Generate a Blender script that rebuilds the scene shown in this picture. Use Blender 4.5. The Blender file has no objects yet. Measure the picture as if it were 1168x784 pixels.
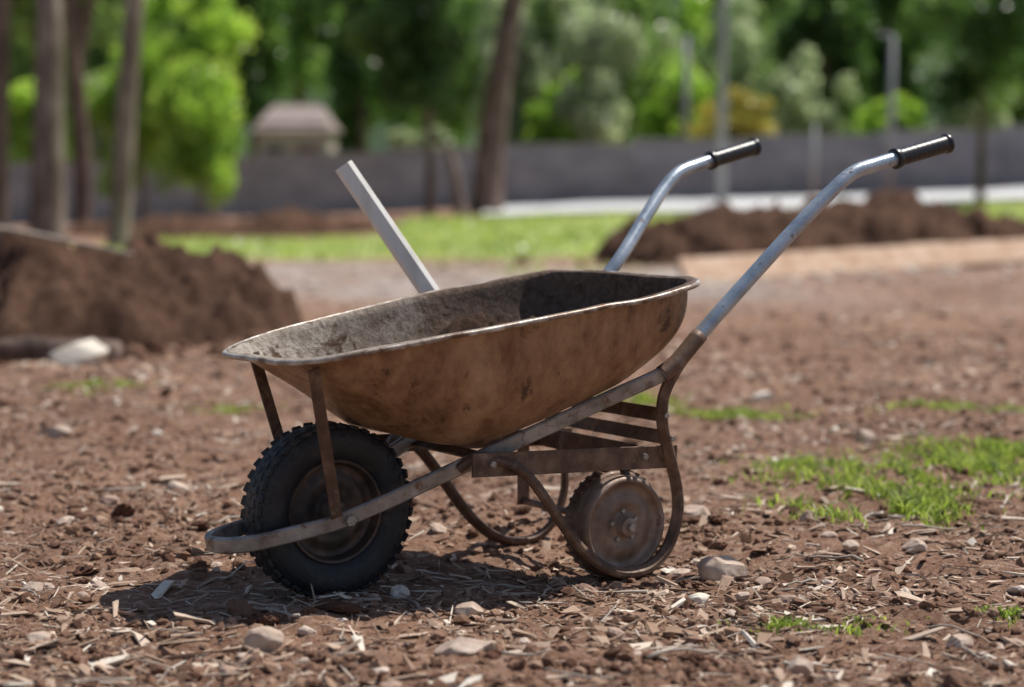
import bpy, math, numpy as np
from mathutils import Vector, Matrix
R=np.random.default_rng(7)
sc=bpy.context.scene
col=sc.collection

# ---------------------------------------------------------------- helpers
def mk(name,V,F,mats=None,parent=None,smooth=True,loc=None,midx=None,var=None):
    V=np.asarray(V,dtype=np.float64).reshape(-1,3)
    me=bpy.data.meshes.new(name)
    if isinstance(F,np.ndarray):
        M,k=F.shape
        me.vertices.add(len(V)); me.vertices.foreach_set('co',V.ravel())
        me.loops.add(M*k); me.loops.foreach_set('vertex_index',F.astype(np.int32).ravel())
        me.polygons.add(M); me.polygons.foreach_set('loop_start',np.arange(0,M*k,k,dtype=np.int32))
        me.update(calc_edges=True)
    else:
        me.from_pydata([tuple(v) for v in V],[],F); me.update()
    me.polygons.foreach_set('use_smooth',np.full(len(me.polygons),smooth,dtype=bool))
    if var is not None:
        a=me.attributes.new('var','FLOAT','FACE'); a.data.foreach_set('value',np.asarray(var,dtype=np.float32))
    if mats:
        for m in (mats if isinstance(mats,(list,tuple)) else [mats]): me.materials.append(m)
    if midx is not None: me.polygons.foreach_set('material_index',np.asarray(midx,dtype=np.int32))
    o=bpy.data.objects.new(name,me); col.objects.link(o)
    if parent: o.parent=parent
    if loc is not None: o.location=loc
    return o
def empty(name,loc=(0,0,0),rot=0):
    e=bpy.data.objects.new(name,None); col.objects.link(e); e.location=loc; e.rotation_euler=(0,0,rot); e.empty_display_size=.1
    return e
def _h(ix,iy,s):
    v=np.sin(ix*127.1+iy*311.7+s*74.7)*43758.5453
    return v-np.floor(v)
def vn(x,y,s=0):
    x=np.asarray(x,float); y=np.asarray(y,float)
    ix=np.floor(x); iy=np.floor(y); fx=x-ix; fy=y-iy
    fx=fx*fx*(3-2*fx); fy=fy*fy*(3-2*fy)
    a=_h(ix,iy,s);b=_h(ix+1,iy,s);c=_h(ix,iy+1,s);d=_h(ix+1,iy+1,s)
    return (a*(1-fx)+b*fx)*(1-fy)+(c*(1-fx)+d*fx)*fy-.5
def sst(x,a,b):
    t=np.clip((x-a)/(b-a),0,1); return t*t*(3-2*t)
def H(x,y):
    x=np.asarray(x,float); y=np.asarray(y,float)
    d=np.hypot(x,y)
    near=1-sst(d,10,22)
    bar=np.exp(-(((x-.05)/.75)**2+((y-4.65)/.5)**2))
    z=.07*vn(x*.55,y*.55,1)*(1-.9*bar)+.04*vn(x*1.7,y*1.7,2)*(1-.85*bar)
    a=1-.6*bar
    z+=near*a*(.032*vn(x*5,y*5,3)+.022*vn(x*12,y*12,4)+.016*np.abs(vn(x*27,y*27,5))+.012*vn(x*55,y*55,6))
    z+=np.clip((x+5)*.037,-.35,1.2)*sst(y,20,45)
    return z

def cr(P,k=6,closed=False):
    P=np.asarray(P,float); n=len(P); out=[]
    for i in range(n-1):
        p0=P[max(i-1,0)];p1=P[i];p2=P[i+1];p3=P[min(i+2,n-1)]
        for j in range(k):
            t=j/k
            out.append(.5*((2*p1)+(-p0+p2)*t+(2*p0-5*p1+4*p2-p3)*t*t+(-p0+3*p1-3*p2+p3)*t**3))
    out.append(P[-1]); return np.array(out)
def circ(n=14): return [(math.cos(2*math.pi*i/n),math.sin(2*math.pi*i/n)) for i in range(n)]
def rsec(w,h,b=.004):
    w/=2;h/=2
    return [(w,-h+b),(w,h-b),(w-b,h),(-w+b,h),(-w,h-b),(-w,-h+b),(-w+b,-h),(w-b,-h)]
def sweep(P,sec,rad=None,n0=(0,1,0),closed=False):
    P=np.asarray(P,float); n=len(P); m=len(sec)
    if closed:
        T=np.roll(P,-1,0)-np.roll(P,1,0)
    else:
        T=np.gradient(P,axis=0)
    T/=np.linalg.norm(T,axis=1)[:,None]
    N=np.array(n0,float); V=[]
    for i in range(n):
        N=N-T[i]*N.dot(T[i]); N/=np.linalg.norm(N); B=np.cross(T[i],N)
        r=1 if rad is None else (rad if np.isscalar(rad) else rad[i])
        for a,b in sec: V.append(P[i]+N*a*r+B*b*r)
    F=[]
    for i in range(n if closed else n-1):
        for j in range(m):
            F.append((i*m+j,((i+1)%n)*m+j,((i+1)%n)*m+(j+1)%m,i*m+(j+1)%m))
    if not closed:
        F.append(tuple(range(m))); F.append(tuple((n-1)*m+j for j in range(m))[::-1])
    return V,F
def lathe(prof,n=64):
    V=[];F=[];m=len(prof)
    for i in range(n):
        a=2*math.pi*i/n
        for r,y in prof: V.append((r*math.cos(a),y,r*math.sin(a)))
    for i in range(n):
        for j in range(m-1):
            F.append((i*m+j,i*m+j+1,((i+1)%n)*m+j+1,((i+1)%n)*m+j))
    return V,F
def join(parts):
    V=[];F=[]
    for v,f in parts:
        o=len(V); V+= [tuple(p) for p in v]; F+=[tuple(i+o for i in q) for q in f]
    return V,F
def box(c,s,M=None):
    V=[]
    for x in(-1,1):
        for y in(-1,1):
            for z in(-1,1):
                p=Vector((x*s[0]/2,y*s[1]/2,z*s[2]/2))
                if M: p=M@p
                V.append((c[0]+p[0],c[1]+p[1],c[2]+p[2]))
    return V,[(0,1,3,2),(4,6,7,5),(0,4,5,1),(2,3,7,6),(0,2,6,4),(1,5,7,3)]
def bev(o,w=.002,seg=2):
    m=o.modifiers.new('b','BEVEL'); m.width=w; m.segments=seg; m.limit_method='ANGLE'; m.angle_limit=math.radians(40); return o
def autosm(o,deg=35):
    me=o.data
    me.polygons.foreach_set('use_smooth',np.ones(len(me.polygons),dtype=bool))
    try: me.set_sharp_from_angle(angle=math.radians(deg))
    except Exception as e: print(e)
    return o

# ---------------------------------------------------------------- materials
def newmat(name):
    m=bpy.data.materials.new(name); m.use_nodes=True; nt=m.node_tree; nt.nodes.clear()
    out=nt.nodes.new('ShaderNodeOutputMaterial'); return m,nt,out
def N(nt,t,**k):
    n=nt.nodes.new(t)
    for a,b in k.items(): setattr(n,a,b)
    return n
def ramp(nt,stops,inp):
    r=N(nt,'ShaderNodeValToRGB'); e=r.color_ramp.elements
    while len(e)<len(stops): e.new(.5)
    for i,(p,c) in enumerate(stops):
        e[i].position=p; e[i].color=(c[0],c[1],c[2],1)
    nt.links.new(inp,r.inputs[0]); return r.outputs[0]
def noise(nt,vec,scale,detail=6,rough=.6,dist=0):
    n=N(nt,'ShaderNodeTexNoise'); n.inputs['Scale'].default_value=scale; n.inputs['Detail'].default_value=detail
    n.inputs['Roughness'].default_value=rough; n.inputs['Distortion'].default_value=dist
    nt.links.new(vec,n.inputs['Vector']); return n.outputs[0]
def mixc(nt,f,a,b,mode='MIX'):
    m=N(nt,'ShaderNodeMix',data_type='RGBA',blend_type=mode)
    if isinstance(f,(int,float)): m.inputs[0].default_value=f
    else: nt.links.new(f,m.inputs[0])
    for s,v in((6,a),(7,b)):
        if isinstance(v,tuple): m.inputs[s].default_value=(*v[:3],1)
        else: nt.links.new(v,m.inputs[s])
    return m.outputs[2]
def mth(nt,op,a,b=None):
    m=N(nt,'ShaderNodeMath',operation=op)
    for i,v in enumerate((a,b)):
        if v is None: continue
        if isinstance(v,(int,float)): m.inputs[i].default_value=v
        else: nt.links.new(v,m.inputs[i])
    return m.outputs[0]
def surf(name,stops,scale=10,rough=(.6,.9),metal=0,bump=.3,bscale=40,bdist=.003,stops2=None,scale2=60,f2=.5,stretch=None,dist=0,spec=.5,spots=None,spots2=None,coord='Object'):
    m,nt,out=newmat(name); L=nt.links
    tc=N(nt,'ShaderNodeTexCoord'); v=tc.outputs[coord]
    if stretch:
        mp=N(nt,'ShaderNodeMapping'); mp.inputs['Scale'].default_value=stretch; L.new(v,mp.inputs[0]); v=mp.outputs[0]
    n1=noise(nt,v,scale,8,.62,dist); c=ramp(nt,stops,n1)
    if stops2:
        n2=noise(nt,v,scale2,6,.7); c=mixc(nt,f2,c,ramp(nt,stops2,n2))
    for sp in (spots,spots2):
        if sp:
            n3=noise(nt,v,sp[0],10,.7,.3); k=ramp(nt,[(sp[1],(0,0,0)),(sp[2],(1,1,1))],n3); c=mixc(nt,k,c,sp[3])
    p=N(nt,'ShaderNodeBsdfPrincipled'); L.new(c,p.inputs['Base Color'])
    rr=N(nt,'ShaderNodeMapRange'); rr.inputs[1].default_value=.3; rr.inputs[2].default_value=.7; rr.inputs[3].default_value=rough[0]; rr.inputs[4].default_value=rough[1]
    nb=noise(nt,v,bscale,8,.7); L.new(nb,rr.inputs[0]); L.new(rr.outputs[0],p.inputs['Roughness'])
    p.inputs['Metallic'].default_value=metal; p.inputs['Specular IOR Level'].default_value=spec
    b=N(nt,'ShaderNodeBump'); b.inputs['Strength'].default_value=bump; b.inputs['Distance'].default_value=bdist
    L.new(nb,b.inputs['Height']); L.new(b.outputs[0],p.inputs['Normal']); L.new(p.outputs[0],out.inputs[0])
    return m
def leafmat(name,dark,mid,light,trans=.45,spec=.5,tint=(1.7,1.9,.7)):
    m,nt,out=newmat(name); L=nt.links
    at=N(nt,'ShaderNodeAttribute',attribute_name='var'); c=ramp(nt,[(0,dark),(.5,mid),(1,light)],at.outputs['Fac'])
    d=N(nt,'ShaderNodeBsdfPrincipled'); L.new(c,d.inputs['Base Color']); d.inputs['Roughness'].default_value=.34; d.inputs['Specular IOR Level'].default_value=spec
    t=N(nt,'ShaderNodeBsdfTranslucent'); tc=mixc(nt,1.0,c,tint,'MULTIPLY'); L.new(tc,t.inputs[0])
    mx=N(nt,'ShaderNodeMixShader'); mx.inputs[0].default_value=trans
    L.new(d.outputs[0],mx.inputs[1]); L.new(t.outputs[0],mx.inputs[2]); L.new(mx.outputs[0],out.inputs[0]); return m
def varmat(name,stops,rough=.85,bscale=90,lo=.55):
    m,nt,out=newmat(name); L=nt.links
    at=N(nt,'ShaderNodeAttribute',attribute_name='var'); c=ramp(nt,stops,at.outputs['Fac'])
    tc=N(nt,'ShaderNodeTexCoord'); n=noise(nt,tc.outputs['Object'],bscale,5,.7)
    c=mixc(nt,.6,c,ramp(nt,[(.3,(lo,lo,lo)),(.7,(1.15,1.12,1.08))],n),'MULTIPLY')
    p=N(nt,'ShaderNodeBsdfPrincipled'); L.new(c,p.inputs['Base Color']); p.inputs['Roughness'].default_value=rough; p.inputs['Specular IOR Level'].default_value=.25
    b=N(nt,'ShaderNodeBump'); b.inputs['Strength'].default_value=.5; b.inputs['Distance'].default_value=.002
    L.new(n,b.inputs['Height']); L.new(b.outputs[0],p.inputs['Normal']); L.new(p.outputs[0],out.inputs[0]); return m

M_trayout=surf('rusty_tray_outside',[(.30,(.085,.038,.018)),(.44,(.23,.120,.058)),(.57,(.39,.235,.125)),(.70,(.54,.37,.22))],scale=7,rough=(.30,.60),metal=.2,bump=.55,bscale=50,bdist=.0028,
    stops2=[(.36,(.13,.060,.030)),(.6,(.43,.27,.155))],scale2=30,f2=.42,stretch=(1,1,.55),spots=(20,.58,.67,(.075,.038,.022)),spots2=(6,.57,.71,(.15,.068,.032)))
M_trayin,nt,out=newmat('mud_crusted_tray_inside'); L=nt.links
tc=N(nt,'ShaderNodeTexCoord'); v=tc.outputs['Object']; sx=N(nt,'ShaderNodeSeparateXYZ'); L.new(v,sx.inputs[0])
na=noise(nt,v,8,9,.65); nb=noise(nt,v,45,8,.72); nc=noise(nt,v,16,10,.72,.4)
grey=mixc(nt,.5,ramp(nt,[(.3,(.20,.155,.12)),(.5,(.38,.32,.265)),(.68,(.56,.50,.44))],na),ramp(nt,[(.35,(.14,.10,.075)),(.6,(.52,.46,.40))],nb))
brn=mixc(nt,.5,ramp(nt,[(.3,(.06,.034,.023)),(.55,(.155,.10,.072)),(.7,(.28,.20,.155))],na),ramp(nt,[(.35,(.045,.027,.018)),(.62,(.25,.175,.135))],nb))
fx=mth(nt,'ADD',sx.outputs[0],mth(nt,'MULTIPLY',mth(nt,'SUBTRACT',na,.5),1.1))
fr=N(nt,'ShaderNodeMapRange'); fr.inputs[1].default_value=.12; fr.inputs[2].default_value=.52; L.new(fx,fr.inputs[0])
c=mixc(nt,fr.outputs[0],grey,brn)
c=mixc(nt,ramp(nt,[(.53,(0,0,0)),(.62,(1,1,1))],nc),c,(.095,.052,.032))
p=N(nt,'ShaderNodeBsdfPrincipled'); L.new(c,p.inputs['Base Color']); p.inputs['Roughness'].default_value=.85; p.inputs['Specular IOR Level'].default_value=.3
b=N(nt,'ShaderNodeBump'); b.inputs['Strength'].default_value=1; b.inputs['Distance'].default_value=.010; L.new(nb,b.inputs['Height']); L.new(b.outputs[0],p.inputs['Normal']); L.new(p.outputs[0],out.inputs[0])

M_rim=surf('worn_rim_steel',[(.38,(.14,.08,.05)),(.52,(.40,.33,.27)),(.68,(.68,.64,.59))],scale=18,rough=(.25,.55),metal=.4,bump=.5,bscale=90,bdist=.0015,spots=(9,.57,.67,(.13,.07,.043)))
M_rail=surf('weathered_frame_steel',[(.30,(.12,.09,.07)),(.46,(.30,.27,.24)),(.66,(.48,.45,.42))],scale=14,rough=(.32,.6),metal=.4,bump=.3,bscale=120,bdist=.001,spots=(26,.56,.66,(.16,.085,.05)))
M_rust=surf('brown_rusted_steel',[(.3,(.055,.030,.020)),(.5,(.13,.075,.050)),(.7,(.25,.16,.11))],scale=16,rough=(.38,.75),metal=.25,bump=.4,bscale=110,bdist=.0015,spots=(9,.57,.7,(.30,.235,.185)))
M_disc=surf('rusted_wheel_disc',[(.3,(.11,.07,.052)),(.5,(.25,.17,.125)),(.7,(.40,.31,.255))],scale=14,rough=(.35,.7),metal=.3,bump=.4,bscale=110,bdist=.0015,spots=(14,.58,.7,(.12,.065,.042)))
M_tube=surf('galvanised_tube',[(.3,(.24,.29,.35)),(.5,(.40,.46,.53)),(.7,(.54,.59,.64))],scale=12,rough=(.22,.45),metal=.5,bump=.15,bscale=150,bdist=.0008,spots=(30,.60,.66,(.15,.10,.07)),stretch=(1,1,1))
M_grip=surf('black_rubber_grip',[(.3,(.008,.008,.009)),(.7,(.02,.02,.022))],scale=30,rough=(.25,.45),bump=.15,bscale=200,bdist=.0005)
M_tyre=surf('tyre_rubber',[(.3,(.012,.012,.014)),(.55,(.022,.022,.025)),(.75,(.06,.048,.04))],scale=14,rough=(.42,.75),bump=.3,bscale=120,bdist=.001,spots=(10,.56,.74,(.13,.09,.065)))
M_rimw=surf('wheel_rim_steel',[(.3,(.03,.024,.022)),(.5,(.085,.062,.052)),(.7,(.24,.155,.105))],scale=13,rough=(.4,.7),metal=.4,bump=.3,bscale=100,bdist=.001)
M_soil=surf('dark_soil',[(.3,(.045,.022,.014)),(.5,(.11,.056,.036)),(.7,(.20,.118,.078))],scale=3,rough=(.9,1),bump=1,bscale=28,bdist=.04,stops2=[(.35,(.04,.02,.014)),(.65,(.26,.15,.10))],scale2=22,f2=.5,spec=.15)
M_traysoil=surf('tray_soil',[(.3,(.02,.012,.008)),(.6,(.07,.04,.027)),(.75,(.13,.09,.06))],scale=30,rough=(.9,1),bump=1,bscale=90,bdist=.008,spec=.15)
M_wood=surf('pale_weathered_wood',[(.3,(.66,.62,.56)),(.5,(.80,.77,.72)),(.7,(.86,.84,.80))],scale=20,rough=(.6,.85),bump=.3,bscale=60,bdist=.001,stretch=(1,1,.12))
M_branch=surf('dry_branch',[(.3,(.25,.2,.16)),(.7,(.5,.43,.36))],scale=20,rough=(.6,.85),bump=.3)
M_plank=surf('timber_edging',[(.3,(.44,.27,.17)),(.5,(.62,.42,.29)),(.7,(.74,.56,.42))],scale=6,rough=(.7,.9),bump=.4,bscale=30,bdist=.004)
M_bark=surf('tree_bark',[(.3,(.09,.068,.056)),(.5,(.25,.195,.165)),(.7,(.47,.39,.34))],scale=5,rough=(.85,1),bump=1,bscale=9,bdist=.05,stretch=(1,1,.35),spec=.2)
M_bark2=surf('dark_tree_bark',[(.3,(.06,.04,.033)),(.5,(.16,.11,.09)),(.7,(.29,.215,.18))],scale=5,rough=(.85,1),bump=1,bscale=9,bdist=.05,stretch=(1,1,.35),spec=.2)
M_wall=surf('grey_block_wall',[(.3,(.22,.235,.26)),(.5,(.31,.32,.35)),(.7,(.39,.40,.43))],scale=1.2,rough=(.85,1),bump=.4,bscale=12,bdist=.01,stretch=(1,1,2))
M_walltop=surf('wall_coping',[(.3,(.25,.25,.25)),(.7,(.38,.38,.38))],scale=2,rough=(.85,1),bump=.3)
M_path=surf('pale_paving',[(.3,(.58,.58,.58)),(.7,(.74,.73,.72))],scale=1.5,rough=(.8,.95),bump=.2)
M_pole=surf('grey_pole',[(.3,(.22,.22,.23)),(.7,(.34,.34,.34))],scale=4,rough=(.5,.8),bump=.1)
M_palepole=surf('pale_pole',[(.3,(.33,.33,.33)),(.7,(.45,.45,.44))],scale=4,rough=(.5,.8),bump=.1)
M_roof=surf('pinkish_roof',[(.3,(.26,.20,.185)),(.7,(.38,.31,.29))],scale=3,rough=(.8,.95),bump=.3)
M_plaster=surf('house_plaster',[(.3,(.38,.33,.31)),(.7,(.48,.43,.40))],scale=2,rough=(.85,.95),bump=.2)
M_glass=surf('dark_window',[(.3,(.04,.045,.05)),(.7,(.08,.085,.09))],scale=2,rough=(.1,.2),bump=0)
M_rock=surf('field_stone',[(.3,(.34,.23,.18)),(.5,(.52,.40,.32)),(.7,(.66,.55,.46))],scale=12,rough=(.8,.95),bump=.7,bscale=40,bdist=.006,spec=.2,spots=(16,.60,.74,(.27,.155,.105)))
M_palerock=surf('pale_stone',[(.3,(.62,.54,.44)),(.7,(.80,.73,.63))],scale=8,rough=(.8,.95),bump=.5,bscale=30,bdist=.006)
M_hill=surf('wooded_hill',[(.3,(.07,.12,.07)),(.5,(.15,.21,.12)),(.7,(.26,.31,.17))],scale=.12,rough=(.9,1),bump=1,bscale=.35,bdist=3,spec=.1)

M_leaf_dark=leafmat('leaf_dark',(.035,.07,.03),(.08,.14,.058),(.18,.255,.11),.55)
M_leaf_mid=leafmat('leaf_mid',(.09,.14,.06),(.19,.265,.115),(.34,.42,.20),.58,tint=(1.6,1.8,.85))
M_leaf_bright=leafmat('leaf_bright',(.17,.26,.075),(.31,.42,.13),(.47,.55,.21),.6)
M_leaf_grey=leafmat('leaf_silver',(.25,.30,.21),(.42,.47,.34),(.62,.66,.52),.5,tint=(1.4,1.5,1.05),spec=.8)
M_leaf_yel=leafmat('leaf_yellow',(.30,.27,.06),(.50,.45,.12),(.64,.58,.2),.45,tint=(1.3,1.25,.7))
M_grass=leafmat('grass_blade',(.15,.20,.05),(.27,.34,.10),(.46,.50,.22),.5,tint=(1.5,1.6,.75))
M_chip=varmat('wood_chips',[(0,(.13,.070,.044)),(.3,(.30,.19,.13)),(.6,(.50,.365,.275)),(.85,(.68,.55,.44)),(1,(.80,.72,.62))])
M_clod=varmat('soil_clods',[(0,(.105,.050,.032)),(.5,(.24,.138,.092)),(1,(.42,.28,.20))],rough=.95,bscale=60)
M_peb=varmat('pebbles',[(0,(.30,.19,.145)),(.5,(.48,.35,.28)),(.85,(.64,.53,.45)),(1,(.76,.69,.61))],bscale=30)

mg,nt,out=newmat('ground_soil'); L=nt.links
geo=N(nt,'ShaderNodeNewGeometry'); pos=geo.outputs['Position']
n1=noise(nt,pos,.9,6,.6); n2=noise(nt,pos,7,8,.65); n3=noise(nt,pos,60,8,.7); n4=noise(nt,pos,220,4,.7); n5=noise(nt,pos,22,6,.75)
base=ramp(nt,[(.32,(.175,.090,.056)),(.5,(.34,.197,.132)),(.68,(.52,.35,.26))],n2)
base=mixc(nt,.5,base,ramp(nt,[(.3,(.125,.062,.038)),(.5,(.33,.19,.13)),(.66,(.60,.43,.33))],n3))
base=mixc(nt,ramp(nt,[(.56,(0,0,0)),(.65,(1,1,1))],n5),base,(.60,.45,.35))
base=mixc(nt,.65,base,ramp(nt,[(.3,(.58,.52,.48)),(.7,(1.3,1.27,1.25))],n1),'MULTIPLY')
at=N(nt,'ShaderNodeAttribute',attribute_name='gravel')
grav=ramp(nt,[(.35,(.36,.30,.27)),(.65,(.62,.56,.52))],n3)
base=mixc(nt,at.outputs['Fac'],base,grav)
at2=N(nt,'ShaderNodeAttribute',attribute_name='lawn')
gn=noise(nt,pos,1.6,8,.72)
gr=ramp(nt,[(.3,(.26,.34,.10)),(.5,(.43,.51,.18)),(.68,(.58,.61,.32))],gn)
base=mixc(nt,at2.outputs['Fac'],base,gr)
p=N(nt,'ShaderNodeBsdfPrincipled'); L.new(base,p.inputs['Base Color']); p.inputs['Roughness'].default_value=.95; p.inputs['Specular IOR Level'].default_value=.15
hsum=mth(nt,'ADD',mth(nt,'MULTIPLY',n3,.8),mth(nt,'MULTIPLY',n4,.4)); hsum=mth(nt,'ADD',hsum,mth(nt,'MULTIPLY',n5,1.4))
b=N(nt,'ShaderNodeBump'); b.inputs['Strength'].default_value=1; b.inputs['Distance'].default_value=.016
L.new(hsum,b.inputs['Height']); L.new(b.outputs[0],p.inputs['Normal']); L.new(p.outputs[0],out.inputs[0])

# ---------------------------------------------------------------- ground
def geo_ext(start,step,end,g):
    o=[start]
    while o[-1]<end: step*=g; o.append(o[-1]+step)
    return o
ys=list(np.arange(-6,3.2,.4))+list(np.arange(3.2,7.6,.013)); ys+=geo_ext(ys[-1],.014,700,1.03)[1:]
xh=list(np.arange(0,1.9,.014)); xh+=geo_ext(xh[-1],.015,500,1.05)[1:]
xs=np.array([-v for v in xh[:0:-1]]+xh); ys=np.array(ys)
X,Y=np.meshgrid(xs,ys); Z=H(X,Y)
V=np.stack([X,Y,Z],-1).reshape(-1,3); nx=len(xs); ny=len(ys)
i=np.arange(ny-1)[:,None]*nx+np.arange(nx-1)[None,:]
F=np.stack([i,i+1,i+nx+1,i+nx],-1).reshape(-1,4)
ground=mk('ground',V,F,mg)
xx,yy=V[:,0],V[:,1]
def lawn_mask(xx,yy):
    wob=3.0*vn(xx*.35,yy*.35,11)+1.5*vn(xx*1.3,yy*1.3,12)+1.2*vn(xx*4,yy*2,13)
    far=np.where(xx<-2,30,38)
    a=sst(yy+wob,21.5,23.5)*(1-sst(yy+wob*.7,far-1,far+1))*sst(xx+wob*.4,-6.0,-4.4)
    a*=1-sst(xx+wob*.3,1.6,2.4)*(1-sst(yy,26,29))
    b=sst(yy,52,56)
    return np.clip(a+b,0,1)
lm=lawn_mask(xx,yy)
gm=sst(yy+2*vn(xx*.5,yy*.5,20),13,17)*(1-sst(yy,20,23))*(1-.75*sst(xx,1.5,3))
gm=gm*(.6+.7*vn(xx*1.1,yy*1.1,21)+.5*vn(xx*4,yy*4,22))
for nm,a in(('lawn',lm),('gravel',np.clip(gm,0,1))):
    q=ground.data.attributes.new(nm,'FLOAT','POINT'); q.data.foreach_set('value',a.astype(np.float32))

gx=np.linspace(-.6,40,60); gy=np.array([38.5,39,41,43,45.6])
X,Y=np.meshgrid(gx,gy); Z=H(X,Y)+.06
V=np.stack([X,Y,Z],-1).reshape(-1,3); V2=V.copy(); V2[:,2]-=.3
i=np.arange(len(gy)-1)[:,None]*len(gx)+np.arange(len(gx)-1)[None,:]
F=np.stack([i,i+1,i+len(gx)+1,i+len(gx)],-1).reshape(-1,4).tolist()
n=len(gx); F+= [(k+len(V),k+1+len(V),k+1,k) for k in range(n-1)]
mk('pavement',np.vstack([V,V2]),F,M_path,smooth=False)

# ---------------------------------------------------------------- scattered ground litter
def rotm(n,tilt=.4):
    yaw=R.uniform(0,2*np.pi,n); px=R.normal(0,tilt,n); py=R.normal(0,tilt,n)
    cz,sz=np.cos(yaw),np.sin(yaw); cx,sx=np.cos(px),np.sin(px); cy,sy=np.cos(py),np.sin(py)
    Rz=np.zeros((n,3,3)); Rz[:,0,0]=cz;Rz[:,0,1]=-sz;Rz[:,1,0]=sz;Rz[:,1,1]=cz;Rz[:,2,2]=1
    Rx=np.zeros((n,3,3)); Rx[:,0,0]=1;Rx[:,1,1]=cx;Rx[:,1,2]=-sx;Rx[:,2,1]=sx;Rx[:,2,2]=cx
    Ry=np.zeros((n,3,3)); Ry[:,1,1]=1;Ry[:,0,0]=cy;Ry[:,0,2]=sy;Ry[:,2,0]=-sy;Ry[:,2,2]=cy
    return Rz@Ry@Rx
def scatter(n,y0,y1,spread,pw=1.0,patch=0,seed=30):
    Yv=y0*(y1/y0)**(R.uniform(0,1,int(n*3.5))**pw)
    Xv=R.uniform(-1,1,len(Yv))*(Yv*.27+spread)
    k=R.uniform(0,1,len(Yv))< np.clip(.42+patch*(vn(Xv*2.2,Yv*2.2,seed)+.6*vn(Xv*6,Yv*6,seed+1)),.03,1)
    return Xv[k][:n],Yv[k][:n]
def chips(name,n,y0,y1,lmin,lmax,wr,th,patch,mat,tilt=.25,seed=30,vmean=.5,pw=1.6,sd=.24):
    x,y=scatter(n,y0,y1,.6,1,patch,seed); n=len(x)
    Ln=lmin*(lmax/lmin)**(R.uniform(0,1,n)**pw); W=Ln*R.uniform(*wr,n); T=np.maximum(.0012,Ln*th*R.uniform(.5,1.2,n))
    bx=np.array([[-1,-1,-1],[1,-1,-1],[1,1,-1],[-1,1,-1],[-1,-1,1],[1,-1,1],[1,1,1],[-1,1,1]],float)*.5
    B=np.repeat(bx[None],n,0)+R.normal(0,.13,(n,8,3))
    ends=R.uniform(.25,1,(n,2)); B[:,[0,3,4,7],1]*=ends[:,:1]; B[:,[1,2,5,6],1]*=ends[:,1:]
    B*=np.stack([Ln,W,T],-1)[:,None,:]
    B=np.einsum('nij,nkj->nki',rotm(n,tilt),B)
    B+=np.stack([x,y,H(x,y)+T*.3+Ln*.05*R.uniform(0,1,n)+.002],-1)[:,None,:]
    f=np.array([[0,3,2,1],[4,5,6,7],[0,1,5,4],[1,2,6,5],[2,3,7,6],[3,0,4,7]])
    F=(f[None]+8*np.arange(n)[:,None,None]).reshape(-1,4)
    v=np.repeat(np.clip(R.normal(vmean,sd,n),0,1),6)
    return mk(name,B.reshape(-1,3),F,mat,smooth=False,var=v)
chips('wood_chip_litter',27000,3.3,11,.005,.055,(.15,.6),.09,1.7,M_chip,vmean=.45,pw=1.9,sd=.27)
chips('bark_litter',2200,3.3,12,.025,.085,(.15,.5),.08,1.5,M_chip,seed=47,tilt=.22,vmean=.62,pw=1.4)
chips('straw_litter',5500,3.3,9,.02,.11,(.03,.07),.03,2.0,M_chip,seed=41,tilt=.18,vmean=.7)
chips('coarse_litter',4500,9,22,.02,.09,(.3,.8),.12,1.4,M_chip,seed=48,vmean=.55)
parts=[]
for k in range(70):
    y=3.5*(10/3.5)**R.uniform(0,1); x=R.uniform(-1,1)*(y*.27+.3); a=R.uniform(0,6.28); l=R.uniform(.06,.2)
    P=[]
    for t in np.linspace(-.5,.5,6):
        px=x+math.cos(a)*l*t+R.normal(0,.004); py=y+math.sin(a)*l*t+R.normal(0,.004); P.append((px,py,float(H(px,py))+.009+R.uniform(0,.006)))
    parts.append(sweep(P,circ(5),np.linspace(.004,.0018,6)*R.uniform(.7,1.2),n0=(0,0,1)))
v,f=join(parts); mk('twigs',v,f,M_branch)
t5=(1+5**.5)/2
ico=np.array([(-1,t5,0),(1,t5,0),(-1,-t5,0),(1,-t5,0),(0,-1,t5),(0,1,t5),(0,-1,-t5),(0,1,-t5),(t5,0,-1),(t5,0,1),(-t5,0,-1),(-t5,0,1)],float)/np.sqrt(1+t5*t5)
icf=np.array([(0,11,5),(0,5,1),(0,1,7),(0,7,10),(0,10,11),(1,5,9),(5,11,4),(11,10,2),(10,7,6),(7,1,8),(3,9,4),(3,4,2),(3,2,6),(3,6,8),(3,8,9),(4,9,5),(2,4,11),(6,2,10),(8,6,7),(9,8,1)])
def sub(V,F):
    V=[tuple(v) for v in V]; c={}; F2=[]
    def mid(a,b):
        k=(min(a,b),max(a,b))
        if k not in c:
            m=(np.array(V[a])+np.array(V[b]))/2; m/=np.linalg.norm(m); c[k]=len(V); V.append(tuple(m))
        return c[k]
    for a,b,d in F:
        x,y,z=mid(a,b),mid(b,d),mid(d,a); F2+=[(a,x,z),(b,y,x),(d,z,y),(x,y,z)]
    return np.array(V),np.array(F2)
ico2,icf2=sub(ico,icf); ico3,icf3=sub(ico2,icf2); ico4,icf4=sub(ico3,icf3)
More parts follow.
